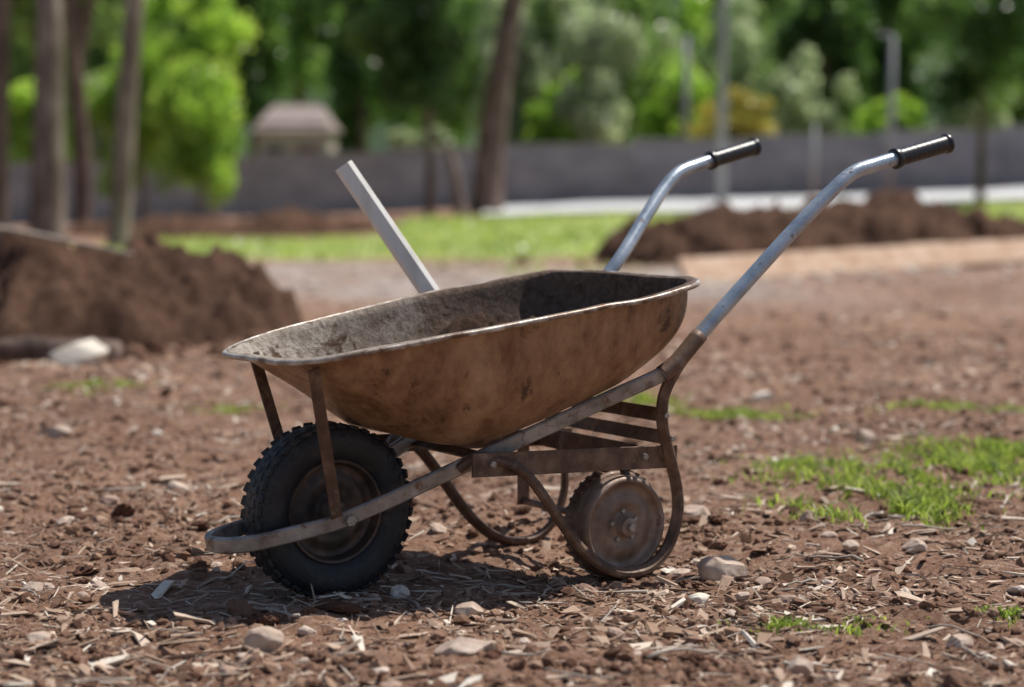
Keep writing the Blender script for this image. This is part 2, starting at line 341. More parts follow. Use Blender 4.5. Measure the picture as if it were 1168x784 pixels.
def lumps(name,x,y,size,mat,bV,bF,jit=.16,flat=.65,sink=.25,vm=.5,smooth=False,z=None):
    n=len(x)
    B=np.repeat(bV[None],n,0)*(1+R.normal(0,jit,(n,len(bV),1)))
    B*=(size[:,None]*np.stack([R.uniform(.7,1.3,n),R.uniform(.7,1.2,n),R.uniform(flat*.7,flat*1.2,n)],-1))[:,None,:]
    B=np.einsum('nij,nkj->nki',rotm(n,.3),B)
    zz=H(x,y) if z is None else z
    B+=np.stack([x,y,zz+size*flat*(1-sink*2)*.6],-1)[:,None,:]
    F=(bF[None]+len(bV)*np.arange(n)[:,None,None]).reshape(-1,3)
    return mk(name,B.reshape(-1,3),F,mat,smooth=smooth,var=np.repeat(np.clip(R.normal(vm,.25,n),0,1),len(bF)))
x,y=scatter(22000,3.3,12,.6,1,1.2,50); lumps('soil_crumbs',x,y,.0025*(8**(R.uniform(0,1,len(x))**2.1)),M_clod,ico,icf,vm=.45,jit=.2)
x,y=scatter(450,3.3,14,.6,1,1.4,60); lumps('soil_clods',x,y,.012*(3**(R.uniform(0,1,len(x))**1.5)),M_clod,ico3,icf3,jit=.11,flat=.5,vm=.25)
x,y=scatter(800,3.3,14,.6,1,.9,70); lumps('pebbles',x,y,.005*(5**(R.uniform(0,1,len(x))**1.9)),M_peb,ico2,icf2,jit=.09,vm=.55,flat=.55)
x=R.uniform(1,7,160); y=18.0+.5*x+R.normal(0,.8,160); lumps('rubble_gravel',x,y,R.uniform(.02,.06,160),M_palerock,ico2,icf2,jit=.1)

def rock(x,y,sx,sy,sz,mat=M_rock,seed=0,yaw=0,name='rock',sink=.3):
    r=np.random.default_rng(seed); P=ico4.copy()
    for k in range(11):
        d=r.normal(size=3); d/=np.linalg.norm(d); c=r.uniform(.55,.82); q=P@d; P-=np.maximum(q-c,0)[:,None]*d*.95
    P*=1+.05*(vn(P[:,0]*4+seed,P[:,1]*4+P[:,2]*3,seed))[:,None]*2
    P*=np.array([sx,sy,sz]); c,s=math.cos(yaw),math.sin(yaw); P=P@np.array([[c,s,0],[-s,c,0],[0,0,1]])
    o=mk(name,P,icf4,mat,loc=(x,y,float(H(x,y))+sz*(1-2*sink)*.8)); autosm(o,24); return o
for k,(x,y,a,b_,c,yw,m) in enumerate([(.50,4.68,.066,.045,.046,.2,M_rock),(-.098,4.27,.040,.03,.026,.1,M_rock),(-.49,3.86,.046,.033,.036,.3,M_rock),(-.09,3.80,.064,.038,.030,0,M_rock),
    (1.00,4.90,.035,.03,.024,0,M_rock),(.85,4.95,.03,.022,.018,.8,M_rock),(.50,5.4,.045,.03,.028,0,M_rock),(-1.66,7.2,.06,.04,.035,.1,M_rock),(-1.1,4.5,.035,.025,.024,.4,M_rock),
    (.42,4.4,.03,.022,.018,.4,M_palerock),(.55,3.75,.04,.03,.026,.7,M_rock),(-1.0,5.9,.035,.03,.026,.7,M_rock),(.8,5.3,.03,.02,.022,.7,M_rock),(1.25,7.0,.05,.03,.03,.2,M_rock),(1.1,8.6,.07,.04,.035,.2,M_palerock),(-.95,3.95,.03,.02,.016,.5,M_rock),(.9,3.95,.035,.025,.02,.5,M_rock)]):
    rock(x,y,a,b_,c,m,seed=k+3,yaw=yw,sink=.22)

def blades(name,patches,mat,w=.0024):
    A=[]
    for (cx,cy,rx,ry,n,h) in patches:
        n=int(n*1.5)
        x=cx+R.normal(0,rx*.5,n); y=cy+R.normal(0,ry*.5,n)
        k=(vn(x*16,y*16,80)+vn(x*6,y*6,81)+.5*vn(x*40,y*40,82))>-.03; x=x[k];y=y[k]
        A.append(np.stack([x,y,h*R.uniform(.35,1.25,len(x))*(1-.3*np.hypot((x-cx)/rx,(y-cy)/ry).clip(0,1.5))],-1))
    A=np.vstack(A); n=len(A); x,y,h=A.T
    a=R.uniform(0,2*np.pi,n); lean=h*R.uniform(.15,.9,n); b=R.uniform(0,2*np.pi,n); ww=w*R.uniform(.7,1.8,n)*(1+h*4)
    z=H(x,y)-.004; P=np.zeros((n,5,3)); dx,dy=np.cos(b),np.sin(b); ux,uy=np.cos(a),np.sin(a)
    def s(i,t,side,wf): 
        P[:,i,0]=x+dx*lean*t*t+ux*ww*wf*side; P[:,i,1]=y+dy*lean*t*t+uy*ww*wf*side; P[:,i,2]=z+h*t*(1-.25*t)
    s(0,0,-1,1);s(1,0,1,1);s(2,.55,-1,.8);s(3,.55,1,.8);s(4,1,0,0)
    o=5*np.arange(n)
    F=np.stack([np.stack([o,o+1,o+3],-1),np.stack([o,o+3,o+2],-1),np.stack([o+2,o+3,o+4],-1)],1).reshape(-1,3)
    return mk(name,P.reshape(-1,3),F,mat,smooth=True,var=np.repeat(np.clip(R.normal(.5,.27,n),0,1),3))
blades('grass',[(1.02,5.45,.26,.22,1900,.075),(1.15,5.8,.26,.22,1000,.06),(1.30,6.2,.46,.36,3600,.07),(1.75,6.6,.45,.28,2300,.07),(.95,6.4,.2,.14,550,.045),(.62,4.12,.14,.09,640,.038),
  (.90,7.85,.32,.16,700,.055),(1.80,7.9,.45,.16,800,.055),(.50,8.4,.25,.2,600,.055),(-1.84,8.65,.22,.2,600,.055),(-1.18,8.2,.2,.12,240,.04),(1.06,4.2,.06,.05,110,.03),(2.4,6.6,.4,.3,1200,.06),(-.2,9.6,.5,.3,400,.05),(-2.4,12,.7,.2,500,.06)],M_grass)
x=R.uniform(-8,14,26000); y=R.uniform(19,39,26000); k=(lawn_mask(x,y)>.35); x=x[k];y=y[k]; n=len(x)
h=R.uniform(.03,.10,n); a=R.uniform(0,6.28,n); P=np.zeros((n,3,3)); z=H(x,y)
P[:,0]=np.stack([x-np.cos(a)*.03,y-np.sin(a)*.03,z-.01],-1);P[:,1]=np.stack([x+np.cos(a)*.03,y+np.sin(a)*.03,z-.01],-1);P[:,2]=np.stack([x+R.normal(0,.06,n),y+R.normal(0,.06,n),z+h],-1)
mk('lawn_grass',P.reshape(-1,3),np.arange(3*n).reshape(-1,3),M_grass,var=np.clip(R.normal(.7+.6*vn(x*.8,y*.8,77),.22,n),0,1))

# ---------------------------------------------------------------- dirt mounds
def mound(name,cx,cy,hx,hy,lobes,res=.03,mat=M_soil,rough=1.0,seed=0):
    gx=np.arange(-hx,hx,res); gy=np.arange(-hy,hy,res); X,Y=np.meshgrid(gx+cx,gy+cy)
    Z=np.zeros_like(X)
    for lx,ly,r1,r2,h in lobes:
        q=((X-lx)/r1)**2+((Y-ly)/r2)**2+.5*vn(X*2.2,Y*2.2,seed+1); Z=np.maximum(Z,h*np.clip(1-np.clip(q,0,None)**.8,0,1)**.75)
    m=np.clip(Z/.12,0,1)
    Z+=m*rough*(.20*vn(X*2.6,Y*2.6,seed+2)+.20*np.abs(vn(X*6,Y*6,seed+3))+.16*vn(X*11,Y*11,seed+4)+.09*vn(X*22,Y*22,seed+5))
    Z=H(X,Y)+Z-.06*(1-m)
    X=X+res*vn(X*9,Y*9,9)
    i=np.arange(len(gy)-1)[:,None]*len(gx)+np.arange(len(gx)-1)[None,:]
    return mk(name,np.stack([X,Y,Z],-1).reshape(-1,3),np.stack([i,i+1,i+len(gx)+1,i+len(gx)],-1).reshape(-1,4),mat,smooth=True)
mound('dirt_mound',-3.2,12.2,2.7,1.9,[(-3.25,12.0,1.35,1.25,.50),(-2.4,12.2,.95,1.1,.40),(-1.92,12.2,.66,.9,.42),(-4.4,12.2,1.3,1.3,.6)],seed=1)
mound('dirt_mound',3.2,23.2,3.6,2.2,[(2.5,22.8,1.6,1.2,.50),(4.45,23.6,1.35,1.3,.60),(5.5,23.6,.9,1.0,.28)],res=.05,seed=5,rough=1.1)
mound('dirt_mound',-4.2,32,4,1.6,[(-4.5,32,3,1.2,.22)],res=.09,seed=9)
x=np.concatenate([R.normal(-2.7,.9,300),R.normal(3.2,1.6,260)]); y=np.concatenate([R.normal(11.2,.4,300),R.normal(21.8,.4,260)])
lumps('mound_clods',x,y,.015*(6**(R.uniform(0,1,560)**1.8)),M_clod,ico3,icf3,jit=.09,vm=.2)

def beam(name,a,b,w,h,mat,roll=0):
    a=Vector(a);b=Vector(b); d=(b-a); Ln=d.length
    v,f=box((0,0,0),(Ln,w,h),Matrix.Rotation(roll,3,'X')); o=mk(name,v,f,mat,smooth=False); o.location=(a+b)/2; o.rotation_euler=d.to_track_quat('X','Z').to_euler(); bev(o,.012); return o
# heavy plank edging the yard, roll added so its near face catches the sun
beam('timber_beam',(1.55,18.2,float(H(1.55,18.2))+.10),(9.2,24.4,float(H(9.2,24.4))+.14),.07,.27,M_plank,roll=-.55)
beam('timber_beam',(4.4,22.1,float(H(4.4,22.1))+.08),(10.4,26.4,float(H(10.4,26.4))+.1),.12,.16,M_plank)

lv,lf=sweep(cr([(-.45,0,.0),(-.15,.02,.02),(.1,0,.01),(.3,-.02,0)],4),circ(14),.075)
lv=[(p[0],p[1],p[2]+.03*float(vn(p[0]*9,p[1]*30+p[2]*20,4))) for p in lv]
mk('log',lv,lf,M_bark2,loc=(-2.28,10.0,float(H(-2.3,10.0))+.04))
rock(-2.13,9.85,.19,.13,.085,M_palerock,seed=44,yaw=.1,name='pale_stone',sink=.15)
bv,bf=sweep(cr([(0,0,0),(.4,-.05,-.05),(.8,.02,-.13),(1.15,0,-.2)],5),circ(8),np.linspace(.022,.008,16))
mk('fallen_branch',bv,bf,M_branch,loc=(-3.35,11.6,.70))
# ---------------------------------------------------------------- wheelbarrow
TH=math.radians(33)
WB=empty('wheelbarrow',(-.42,4.5,float(H(-.42,4.5))-.006),TH)
def L3(pts): return [(s,-t,z) for s,t,z in pts]
RH=[(.80,.285,.533),(.75,.28,.497),(.62,.248,.444),(.5,.217,.394),(.25,.153,.292),(.06,.105,.214),(-.04,.092,.184),(-.13,.088,.170),(-.21,.078,.158),(-.26,.055,.152),(-.287,.02,.150)]
FH=[(s,-t,z) for s,t,z in RH]; FH[0]=(.80,-.256,.533); FH[1]=(.75,-.258,.497)
path=cr(L3(RH)+L3(FH)[::-1],5)
v,f=sweep(path,rsec(.016,.036,.004),n0=(0,1,0)); autosm(mk('frame_rail',v,f,M_rail,WB))
Hn=[(.74,.279,.493),(.77,.284,.512),(.80,.288,.540),(.86,.292,.598),(1.003,.312,.735),(1.12,.330,.845),(1.21,.345,.925),(1.27,.352,.967),(1.33,.358,.985),(1.41,.364,1.004),(1.565,.372,1.040)]
Ff=[.258,.256,.252,.248,.258,.300,.330,.345,.355,.366,.378]
for sg in(1,-1):
    pts=[(s,(t if sg>0 else -Ff[k]),z) for k,(s,t,z) in enumerate(Hn)]
    P=cr(L3(pts),6)
    v,f=sweep(P,circ(18),.0175); mk('handle_tube',v,f,M_tube,WB)
    v,f=sweep(P[:18],circ(16),.0205); mk('handle_socket',v,f,M_rust,WB)
    a=np.array(L3(pts)[-2]);b=np.array(L3(pts)[-1]); a=a-(b-a)*.10
    G=[];rr=[];K=64
    for i in range(K+1):
        t=i/K; G.append(a+(b-a)*t*1.02)
        r=.0222+.00022*math.sin(t*2*math.pi*11)*(1 if .1<t<.9 else 0)
        if t<.07: r=.0262
        if t>.94: r=.0255
        rr.append(r)
    G=[G[0]]+G+[G[-1]]; rr=[.018]+rr+[.014]
    G=np.array(G); G[0]-= (b-a)*.004; G[-1]+=(b-a)*.02
    v,f=sweep(G,circ(22),rr); mk('grip',v,f,M_grip,WB)
Lg=[(.25,.165,.294),(.275,.19,.318),(.31,.215,.318),(.36,.235,.298),(.41,.24,.252),(.50,.24,.134),(.555,.24,.076),(.61,.24,.038),(.67,.24,.020),(.735,.24,.026),(.785,.24,.062),(.812,.24,.114),(.822,.24,.17),(.812,.24,.235),(.785,.245,.31),(.765,.25,.375),(.762,.26,.44),(.785,.275,.50),(.83,.287,.562)]
for sg in(1,-1):
    L_=[(s,(t if sg>0 else -min(t,.25)),z) for s,t,z in Lg]
    P=cr(L3(L_),6)
    v,f=sweep(P,rsec(.028,.020,.006),n0=(0,1,0)); autosm(mk('leg',v,f,M_rust,WB))
def plate(name,a,b,w,th,up,mat=M_rust):
    a=Vector((a[0],-a[1],a[2]));b=Vector((b[0],-b[1],b[2])); d=b-a; X=d.normalized(); U=Vector(up); U=(U-X*U.dot(X)).normalized(); Y=U.cross(X)
    Mx=Matrix((X,Y,U)).transposed()
    v,f=box((a+b)/2,(d.length,th,w),Mx); return bev(mk(name,v,f,mat,WB,smooth=False),.0015)
plate('side_plate',(.25,.222,.308),(.83,.222,.285),.055,.006,(0,0,1))
plate('side_plate',(.25,-.222,.308),(.83,-.222,.285),.045,.006,(0,0,1))
plate('cross_slat',(.765,.245,.392),(.765,-.245,.392),.034,.006,(.3,0,1))
plate('cross_slat',(.785,.245,.335),(.785,-.245,.335),.034,.006,(.3,0,1))
plate('cross_slat',(.33,.175,.312),(.33,-.175,.312),.035,.006,(1,0,.35))
plate('cross_slat',(.72,.21,.295),(.72,-.22,.295),.05,.006,(0,0,1))
RWZ=.130; RWS=.675
plate('wheel_hanger',(RWS,.150,.305),(RWS,.150,.11),.05,.005,(1,0,0))
plate('wheel_hanger',(RWS,-.215,.31),(RWS,-.215,.12),.035,.005,(1,0,0))
v,f=sweep([(RWS,-.245,RWZ),(RWS,.222,RWZ)],circ(12),.009,n0=(1,0,0)); mk('rear_axle',v,f,M_rust,WB)
prof=[(.088,.030),(.112,.030),(.120,.024),(.120,-.012),(.117,-.020),(.112,-.025),(.108,-.026),(.104,-.024),(.101,-.016),(.097,-.011),(.084,-.009),(.078,-.012),(.060,-.019),(.048,-.019),(.040,-.014),(.030,-.014),(.024,-.020),(.022,-.040),(.014,-.043),(.0,-.043)]
v,f=lathe(prof,72); rw=mk('rear_wheel',v,f,M_disc,WB,loc=(RWS,-.205,RWZ)); autosm(rw,50)
for k in range(5):
    a=2*math.pi*k/5+.4; v,f=sweep([(0,0,0),(0,-.006,0)],circ(6),.006,n0=(1,0,0)); mk('wheel_bolt',v,f,M_rail,WB,smooth=False,loc=(RWS+.036*math.cos(a),-.218,RWZ+.036*math.sin(a)))
v,f=sweep([(0,0,0),(0,-.012,0)],circ(6),.010,n0=(1,0,0)); mk('hub_nut',v,f,M_rail,WB,smooth=False,loc=(RWS,-.245,RWZ))
prof=[(.098,-.048),(.122,-.046),(.129,-.036),(.129,-.006),(.122,.004),(.112,.004)]
v,f=lathe([(r,-y) for r,y in prof],72); mk('rear_tyre',v,f,M_rust,WB,loc=(RWS,-.195,RWZ))
parts=[]
for k in range(36):
    a=2*math.pi*k/36; Mx=Matrix.Rotation(-a,3,'Y'); parts.append(box((.130*math.cos(a),.021,.130*math.sin(a)),(.006,.03,.009),Mx))
v,f=join(parts); mk('rear_tyre_cleats',v,f,M_rust,WB,smooth=False,loc=(RWS,-.195,RWZ))
def bolt(s,t,z,r=.008):
    v,f=sweep([(0,.002,0),(0,-.007,0)],circ(6),r,n0=(1,0,0)); mk('bolt',v,f,M_rail,WB,smooth=False,loc=(s,-t,z))
for s,z in((.79,.290),(.30,.308),(.73,.292)): bolt(s,.227,z)
for s,z in((.765,.392),(.785,.335)): bolt(s,.262,z,.007)
bolt(.0,.106,.19,.013)
TY=[(.118,.030),(.124,.040),(.145,.048),(.168,.050),(.186,.046),(.195,.033),(.197,.0),(.195,-.033),(.186,-.046),(.168,-.050),(.145,-.048),(.124,-.040),(.118,-.030)]
v,f=lathe(TY,96); f=[q[::-1] for q in f]
FW=(0,0,.2); mk('tyre',v,f,M_tyre,WB,loc=FW)
parts=[]
NL=40
for k in range(NL):
    a=2*math.pi*k/NL
    for row,yo,off,sz in((0,.033,0,(.009,.026,.022)),(1,-.033,.5,(.009,.026,.022)),(2,.010,.5,(.008,.019,.019)),(3,-.010,0,(.008,.019,.019))):
        aa=a+off*2*math.pi/NL; r=.1947 if row>1 else .191
        tilt={0:-.35,1:.35,2:0,3:0}[row]
        Mx=Matrix.Rotation(-aa,3,'Y')@Matrix.Rotation(tilt,3,'Z')@Matrix.Rotation(.25 if row%2 else -.25,3,'X')
        parts.append(box((r*math.cos(aa),yo,r*math.sin(aa)),sz,Mx))
    for sgn in(1,-1):
        aa=a+(0 if sgn>0 else .5)*2*math.pi/NL; Mx=Matrix.Rotation(-aa,3,'Y')@Matrix.Rotation(sgn*-.5,3,'Z')
        parts.append(box((.179*math.cos(aa),sgn*.0465,.179*math.sin(aa)),(.016,.005,.011),Mx))
v,f=join(parts); bev(mk('tyre_tread',v,f,M_tyre,WB,smooth=False,loc=FW),.002)
RP=[(.122,-.034),(.118,-.041),(.112,-.040),(.108,-.030),(.106,-.016),(.098,-.012),(.088,-.014),(.080,-.020),(.066,-.022),(.054,-.016),(.040,-.012),(.030,-.020),(.026,-.045),(.018,-.050),(.0,-.050)]
v,f=lathe(RP,72); a1=(v,f)
v2=[(p[0],-p[1],p[2]) for p in v]; f2=[q[::-1] for q in f]
v,f=join([a1,(v2,f2)]); autosm(mk('wheel_rim',v,f,M_rimw,WB,loc=FW),50)
v,f=sweep([(0,-.112,.19),(0,.112,.19)],circ(14),.009,n0=(1,0,0)); mk('axle',v,f,M_rail,WB)
plate('front_strut',(-.135,.195,.545),(-.035,.108,.20),.028,.006,(1,0,0))
plate('front_strut',(-.09,-.195,.55),(-.02,-.108,.20),.028,.006,(1,0,0))
# ---- tray
def zbot(s):
    x1=.415-.30*s; x2=.218+.396*s
    return math.log(math.exp(x1*45)+math.exp(x2*45))/45-.004
def zfac(w): return .40*math.sin(w*math.pi/2)+.60*w
def zrim(s,u=1): return .590+.144*s -.006*math.exp(-((u)/.12)**2)
def tray_ring(a,w,inset=0.0):
    aw=w
    one=1-math.cos(aw*math.pi/2)
    bl=.5+.5*math.tanh(math.cos(a)*4)
    hf=.82*aw+.18*one; hr=.06*aw+.94*one**2.2
    hs=(1-bl)*(.36*aw+.64*one**1.3)+bl*(.22*aw+.78*one**1.6)
    n=(5.2+1.8*bl)*(1-aw**2)+(3.2+1.8*bl)*aw**2
    c=math.copysign(abs(math.cos(a))**(2/n),math.cos(a)); s_=math.copysign(abs(math.sin(a))**(2/n),math.sin(a))
    sf=-.175+(.07+.175)*hf+inset; sr=.838-(.085)*hr-inset
    s=sf+(sr-sf)*(c+1)/2; u=(s-sf)/(sr-sf)
    wr=.222+.118*min(1,u*1.7)**.8-.004*max(0,u-.5)*2; wb=.115+.140*u
    hw=wr+(wb-wr)*hs-inset
    t=s_*hw
    z=zrim(s,u); z=z+(zbot(s)-z)*zfac(aw)
    return s,t,z
NA=200
def aang(i): return 2*math.pi*(i+.5)/NA
def wob(s,t,z,k=1):
    return s+k*.004*float(vn(t*9,z*9,5)),t+k*.012*float(vn(s*6,z*5,6))+k*.004*float(vn(s*20,z*17,8)),z+k*.010*float(vn(s*8+3,t*8,7))
V=[];rimpath=[]
levels=[-.06,-.03]+list(np.linspace(0,1,24))
for w in levels:
    for i in range(NA):
        a=aang(i)
        if w<0: s,t,z=tray_ring(a,0,inset=w*.30); z+= -.002 if w<-.05 else 0
        else: s,t,z=tray_ring(a,w)
        s,t,z=wob(s,t,z); V.append((s,-t,z))
        if w==-.06: rimpath.append((s,-t,z))
for fct in(.8,.55,.3,.08):
    for i in range(NA):
        s,t,z=tray_ring(aang(i),1); cs=.40
        s=cs+(s-cs)*fct; t*=fct
        V.append((s,-t,zbot(s)))
nr=len(levels)+4; F=[]
for r in range(nr-1):
    for i in range(NA):
        F.append((r*NA+i,(r+1)*NA+i,(r+1)*NA+(i+1)%NA,r*NA+(i+1)%NA))
F.append(tuple((nr-1)*NA+i for i in range(NA)))
tray=mk('tray',V,F,[M_trayout,M_trayin],WB)
import bmesh
bm=bmesh.new(); bm.from_mesh(tray.data); bmesh.ops.recalc_face_normals(bm,faces=bm.faces)
bm.faces.ensure_lookup_table()
if bm.faces[-1].normal.z>0: bmesh.ops.reverse_faces(bm,faces=bm.faces)
bm.to_mesh(tray.data); bm.free()
so=tray.modifiers.new('s','SOLIDIFY'); so.thickness=.004; so.offset=-1; so.material_offset=1; so.material_offset_rim=0
v,f=sweep(rimpath,circ(10),.0065,n0=(0,0,1),closed=True); mk('tray_rolled_rim',v,f,M_rim,WB)
V=[];F=[];NR=40
for r in range(NR+1):
    q=1-r/NR
    for i in range(NA):
        s,t,z=tray_ring(aang(i),.50,inset=.010); cs=.42
        s2=cs+(s-cs)*q; t2=t*q
        hp=.110*math.exp(-((s2-.45)/.16)**2-((t2+.15)/.08)**2)
        e=min(1,(1-q)*8)
        zl=zrim(s2); zz=zl+(zbot(s2)-zl)*zfac(.5)
        zz+=e*(hp+.05*float(vn(s2*14,t2*14,3))+.035*float(vn(s2*36,t2*36,4))+.02*float(vn(s2*80,t2*80,5)))
        V.append((s2,-t2,zz))
for r in range(NR):
    for i in range(NA): F.append((r*NA+i,(r+1)*NA+i,(r+1)*NA+(i+1)%NA,r*NA+(i+1)%NA))
mk('soil_in_tray',V,F,M_traysoil,WB)

def loc2w(s,t,z):
    return Vector((WB.location.x+s*math.cos(TH)+t*math.sin(TH),WB.location.y+s*math.sin(TH)-t*math.cos(TH),WB.location.z+z))
A=loc2w(.62,-.325,.462);B=loc2w(.335,-.54,.985)
v,f=sweep([tuple(A+(B-A)*t) for t in np.linspace(0,1,12)],rsec(.050,.034,.010),n0=(1,0,.3)); sh=autosm(mk('wooden_shaft',v,f,M_wood))

# ---------------------------------------------------------------- background
def wall(x0,x1,y,h):
    P=[];C=[];n=int((x1-x0)/3.0)
    root=empty('boundary_wall',(0,0,0))
    for k in range(n):
        a=x0+3*k;b=a+3; zc=float(np.clip(((a+b)/2+5)*.037,-.35,1.2))
        P.append(box(((a+b)/2,y,zc+h/2-.25),(2.8,.12,h+.5))); P.append(box((a,y,zc+h/2-.25),(.22,.24,h+.6)))
        C.append(box(((a+b)/2,y,zc+h+.035),(2.78,.2,.07)))
    v,f=join(P); mk('wall_panels',v,f,M_wall,root,smooth=False)
    v,f=join(C); mk('coping',v,f,M_walltop,root,smooth=False)
wall(-42,45,48.5,1.42)

def leafcloud(cl,n,size):
    cl=np.array(cl); w=cl[:,3]*cl[:,4]*cl[:,5]; w=w**.8; w/=w.sum()
    idx=R.choice(len(cl),n,p=w); c=cl[idx]
    d=R.normal(size=(n,3)); d/=np.linalg.norm(d,axis=1)[:,None]; d*= (R.uniform(0,1,n)**.45)[:,None]
    P=c[:,:3]+d*c[:,3:6]
    s=size*R.uniform(.6,1.4,n)
    u=R.normal(size=(n,3)); u/=np.linalg.norm(u,axis=1)[:,None]; w_=np.cross(u,R.normal(size=(n,3))); w_/=np.linalg.norm(w_,axis=1)[:,None]
    Q=np.stack([P-u*s[:,None],P-w_*s[:,None]*.5,P+u*s[:,None],P+w_*s[:,None]*.5],1)
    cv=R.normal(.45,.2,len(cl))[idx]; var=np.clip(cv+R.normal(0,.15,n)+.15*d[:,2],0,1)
    return Q.reshape(-1,3),np.arange(4*n).reshape(-1,4),var
def clumps(cx,cy,cz,rx,ry,rz,n,fr=.33):
    out=[]
    for k in range(n):
        d=R.normal(size=3); d/=np.linalg.norm(d); d*=R.uniform(.25,.9)
        r=R.uniform(.6,1.35)*fr
        out.append((cx+d[0]*rx,cy+d[1]*ry,cz+d[2]*rz,rx*r,ry*r,rz*r*.75))
    return out
def trunk(P,r0,r1,branches=(),n=12):
    Pc=cr(P,5); rad=np.linspace(r0,r1,len(Pc)); rad[:3]*=np.array([1.3,1.12,1.04])
    parts=[sweep(Pc,circ(n),rad,n0=(1,0,0))]
    for a,b,r in branches: parts.append(sweep(cr([a,((a[0]+b[0])/2,(a[1]+b[1])/2,(a[2]+b[2])/2+.15),b],4),circ(7),np.linspace(r,r*.3,9),n0=(1,.1,0)))
    return join(parts)
def tree(name,x,y,pts,r0,r1,bark,crown,leafm,nleaf,lsize,ncl=26,nb=8,fr=.33):
    z0=float(H(x,y)); root=empty(name,(x,y,z0))
    cl=clumps(*crown,ncl,fr); br=[]
    for k in range(nb):
        c=cl[k%len(cl)]; t=R.uniform(.55,.98); Pc=cr(pts,5); a=Pc[int(t*(len(Pc)-1))]; br.append((tuple(a),c[:3],r1*.55))
    v,f=trunk(pts,r0,r1,br); mk('trunk',v,f,bark,root)
    v,f,va=leafcloud(cl,nleaf,lsize); mk('foliage',v,f,leafm,root,smooth=False,var=va)
    return root
tree('pine_tree',-6.25,27,[(0,0,-.3),(.02,0,1.5),(.05,0,3.5),(.0,0,6),(.1,0,9)],.21,.12,M_bark,(0,0,8.6,2.6,2.6,1.8),M_leaf_dark,6000,.10,30)
tree('pine_tree',-5.15,26,[(0,0,-.3),(.12,0,1.5),(.28,0,3.3),(.5,0,6),(.6,0,8.5)],.155,.09,M_bark,(.6,0,7.8,2.0,2.0,1.5),M_leaf_dark,5000,.10,24)
tree('pine_tree',-7.1,33,[(0,0,-.3),(.0,0,1.5),(-.1,0,3.5),(-.1,0,8)],.16,.11,M_bark2,(0,0,7.4,2.2,2.2,1.8),M_leaf_dark,5000,.10,24)
tree('pine_tree',-6.45,25,[(0,0,-.3),(.05,0,1.5),(.12,0,3.5),(.1,0,8)],.13,.10,M_bark2,(0,0,7.6,1.8,1.8,1.4),M_leaf_dark,3500,.10,20)
tree('pine_tree',-.55,42,[(0,0,-.3),(.12,0,1.5),(.38,0,3.4),(.7,0,5.4),(.9,0,9.5)],.34,.16,M_bark2,(.9,0,9.0,2.8,2.8,2),M_leaf_dark,7000,.12,30)
tree('pine_tree',-9.5,40,[(0,0,-.3),(.1,0,2),(.2,0,5),(.1,0,9)],.22,.12,M_bark2,(0,0,6.0,2.4,2.0,3.2),M_leaf_mid,7000,.12,36)
tree('young_tree',-1.65,40,[(0,0,-.2),(.02,0,1.0),(.0,0,2.2),(.05,0,4.2)],.11,.05,M_bark2,(-.15,0,3.75,1.35,1.3,1.75),M_leaf_dark,8000,.085,40,10,.3)
tree('young_tree',8.9,38,[(0,0,-.2),(.02,0,1.0),(.0,0,2.2),(.05,0,4.2)],.10,.05,M_bark2,(.15,0,3.4,1.6,1.5,1.85),M_leaf_dark,10000,.085,44,10,.3)
tree('leafy_sapling',-5.75,36.5,[(0,0,-.2),(.05,0,.8),(-.05,0,2),(0,0,3)],.06,.03,M_bark,(0,0,1.6,.85,.75,1.7),M_leaf_bright,7500,.065,44,10,.34)
tree('leafy_sapling',-8.0,43,[(0,0,-.2),(.05,0,.8),(-.05,0,2),(0,0,3)],.08,.03,M_bark,(0,0,2.3,1.3,1.0,2.0),M_leaf_bright,7000,.08,40,10,.3)
tree('leafy_sapling',-6.6,44,[(0,0,-.2),(.05,0,.8),(-.05,0,2),(0,0,4)],.08,.03,M_bark,(0,0,4.2,1.0,1.0,1.6),M_leaf_bright,6000,.08,40,10,.3)
tree('yellow_shrub',6.0,51,[(0,0,-.2),(0,0,.8),(0,0,1.5)],.05,.03,M_bark,(-.1,0,1.7,1.2,.8,.95),M_leaf_yel,4500,.07,26,5)
sv,sf=sweep(cr([(0,0,-.2),(-.12,0,.5),(-.2,0,1.0),(-.38,0,1.5)],5),circ(10),np.linspace(.15,.08,16),n0=(1,0,0)); mk('dead_tree_stump',sv,sf,M_bark,loc=(-1.0,41,float(H(-1,41))))

def far_trees(name,specs,leafm,lsize,nper):
    root=empty(name); V=[];F=[];VA=[];T=[];o=0
    for (x,y,h,r) in specs:
        z0=float(np.clip((x+5)*.037,-.35,1.2)) 
        cl=clumps(x,y,z0+h*.55,r,r*.8,h*.47,int(26+h),.27)
        v,f,va=leafcloud(cl,nper,lsize); V.append(v);F.append(f+o);VA.append(va);o+=len(v)
        T.append(trunk([(x,y,z0-.3),(x+.1,y,z0+h*.3),(x,y,z0+h*.8)],.03*h,.01*h,(),8))
    mk('foliage',np.vstack(V),np.vstack(F),leafm,root,smooth=False,var=np.concatenate(VA))
    v,f=join(T); mk('trunks',v,f,M_bark2,root)
far_trees('distant_trees',[(-8,62,9,2.0),(-4.6,60,8,1.7),(-2.9,66,10,2.0),(9.3,60,7.5,1.7),(11.7,63,9,2.0),(-17,60,9,3),(20,66,10,3),(5.6,70,7,1.4),(26,60,9,3),(-24,60,9,3)],M_leaf_dark,.16,3800)
far_trees('distant_trees',[(1.0,56,6.0,1.7),(3.0,58,7.0,1.8),(-.8,60,6.5,1.8),(7.6,66,6,1.8),(14.5,58,7,2.2),(-11,54,6.5,1.8),(-13,58,8,2.4),(17,55,6,2),(-20,54,6,2.2)],M_leaf_mid,.14,3800)
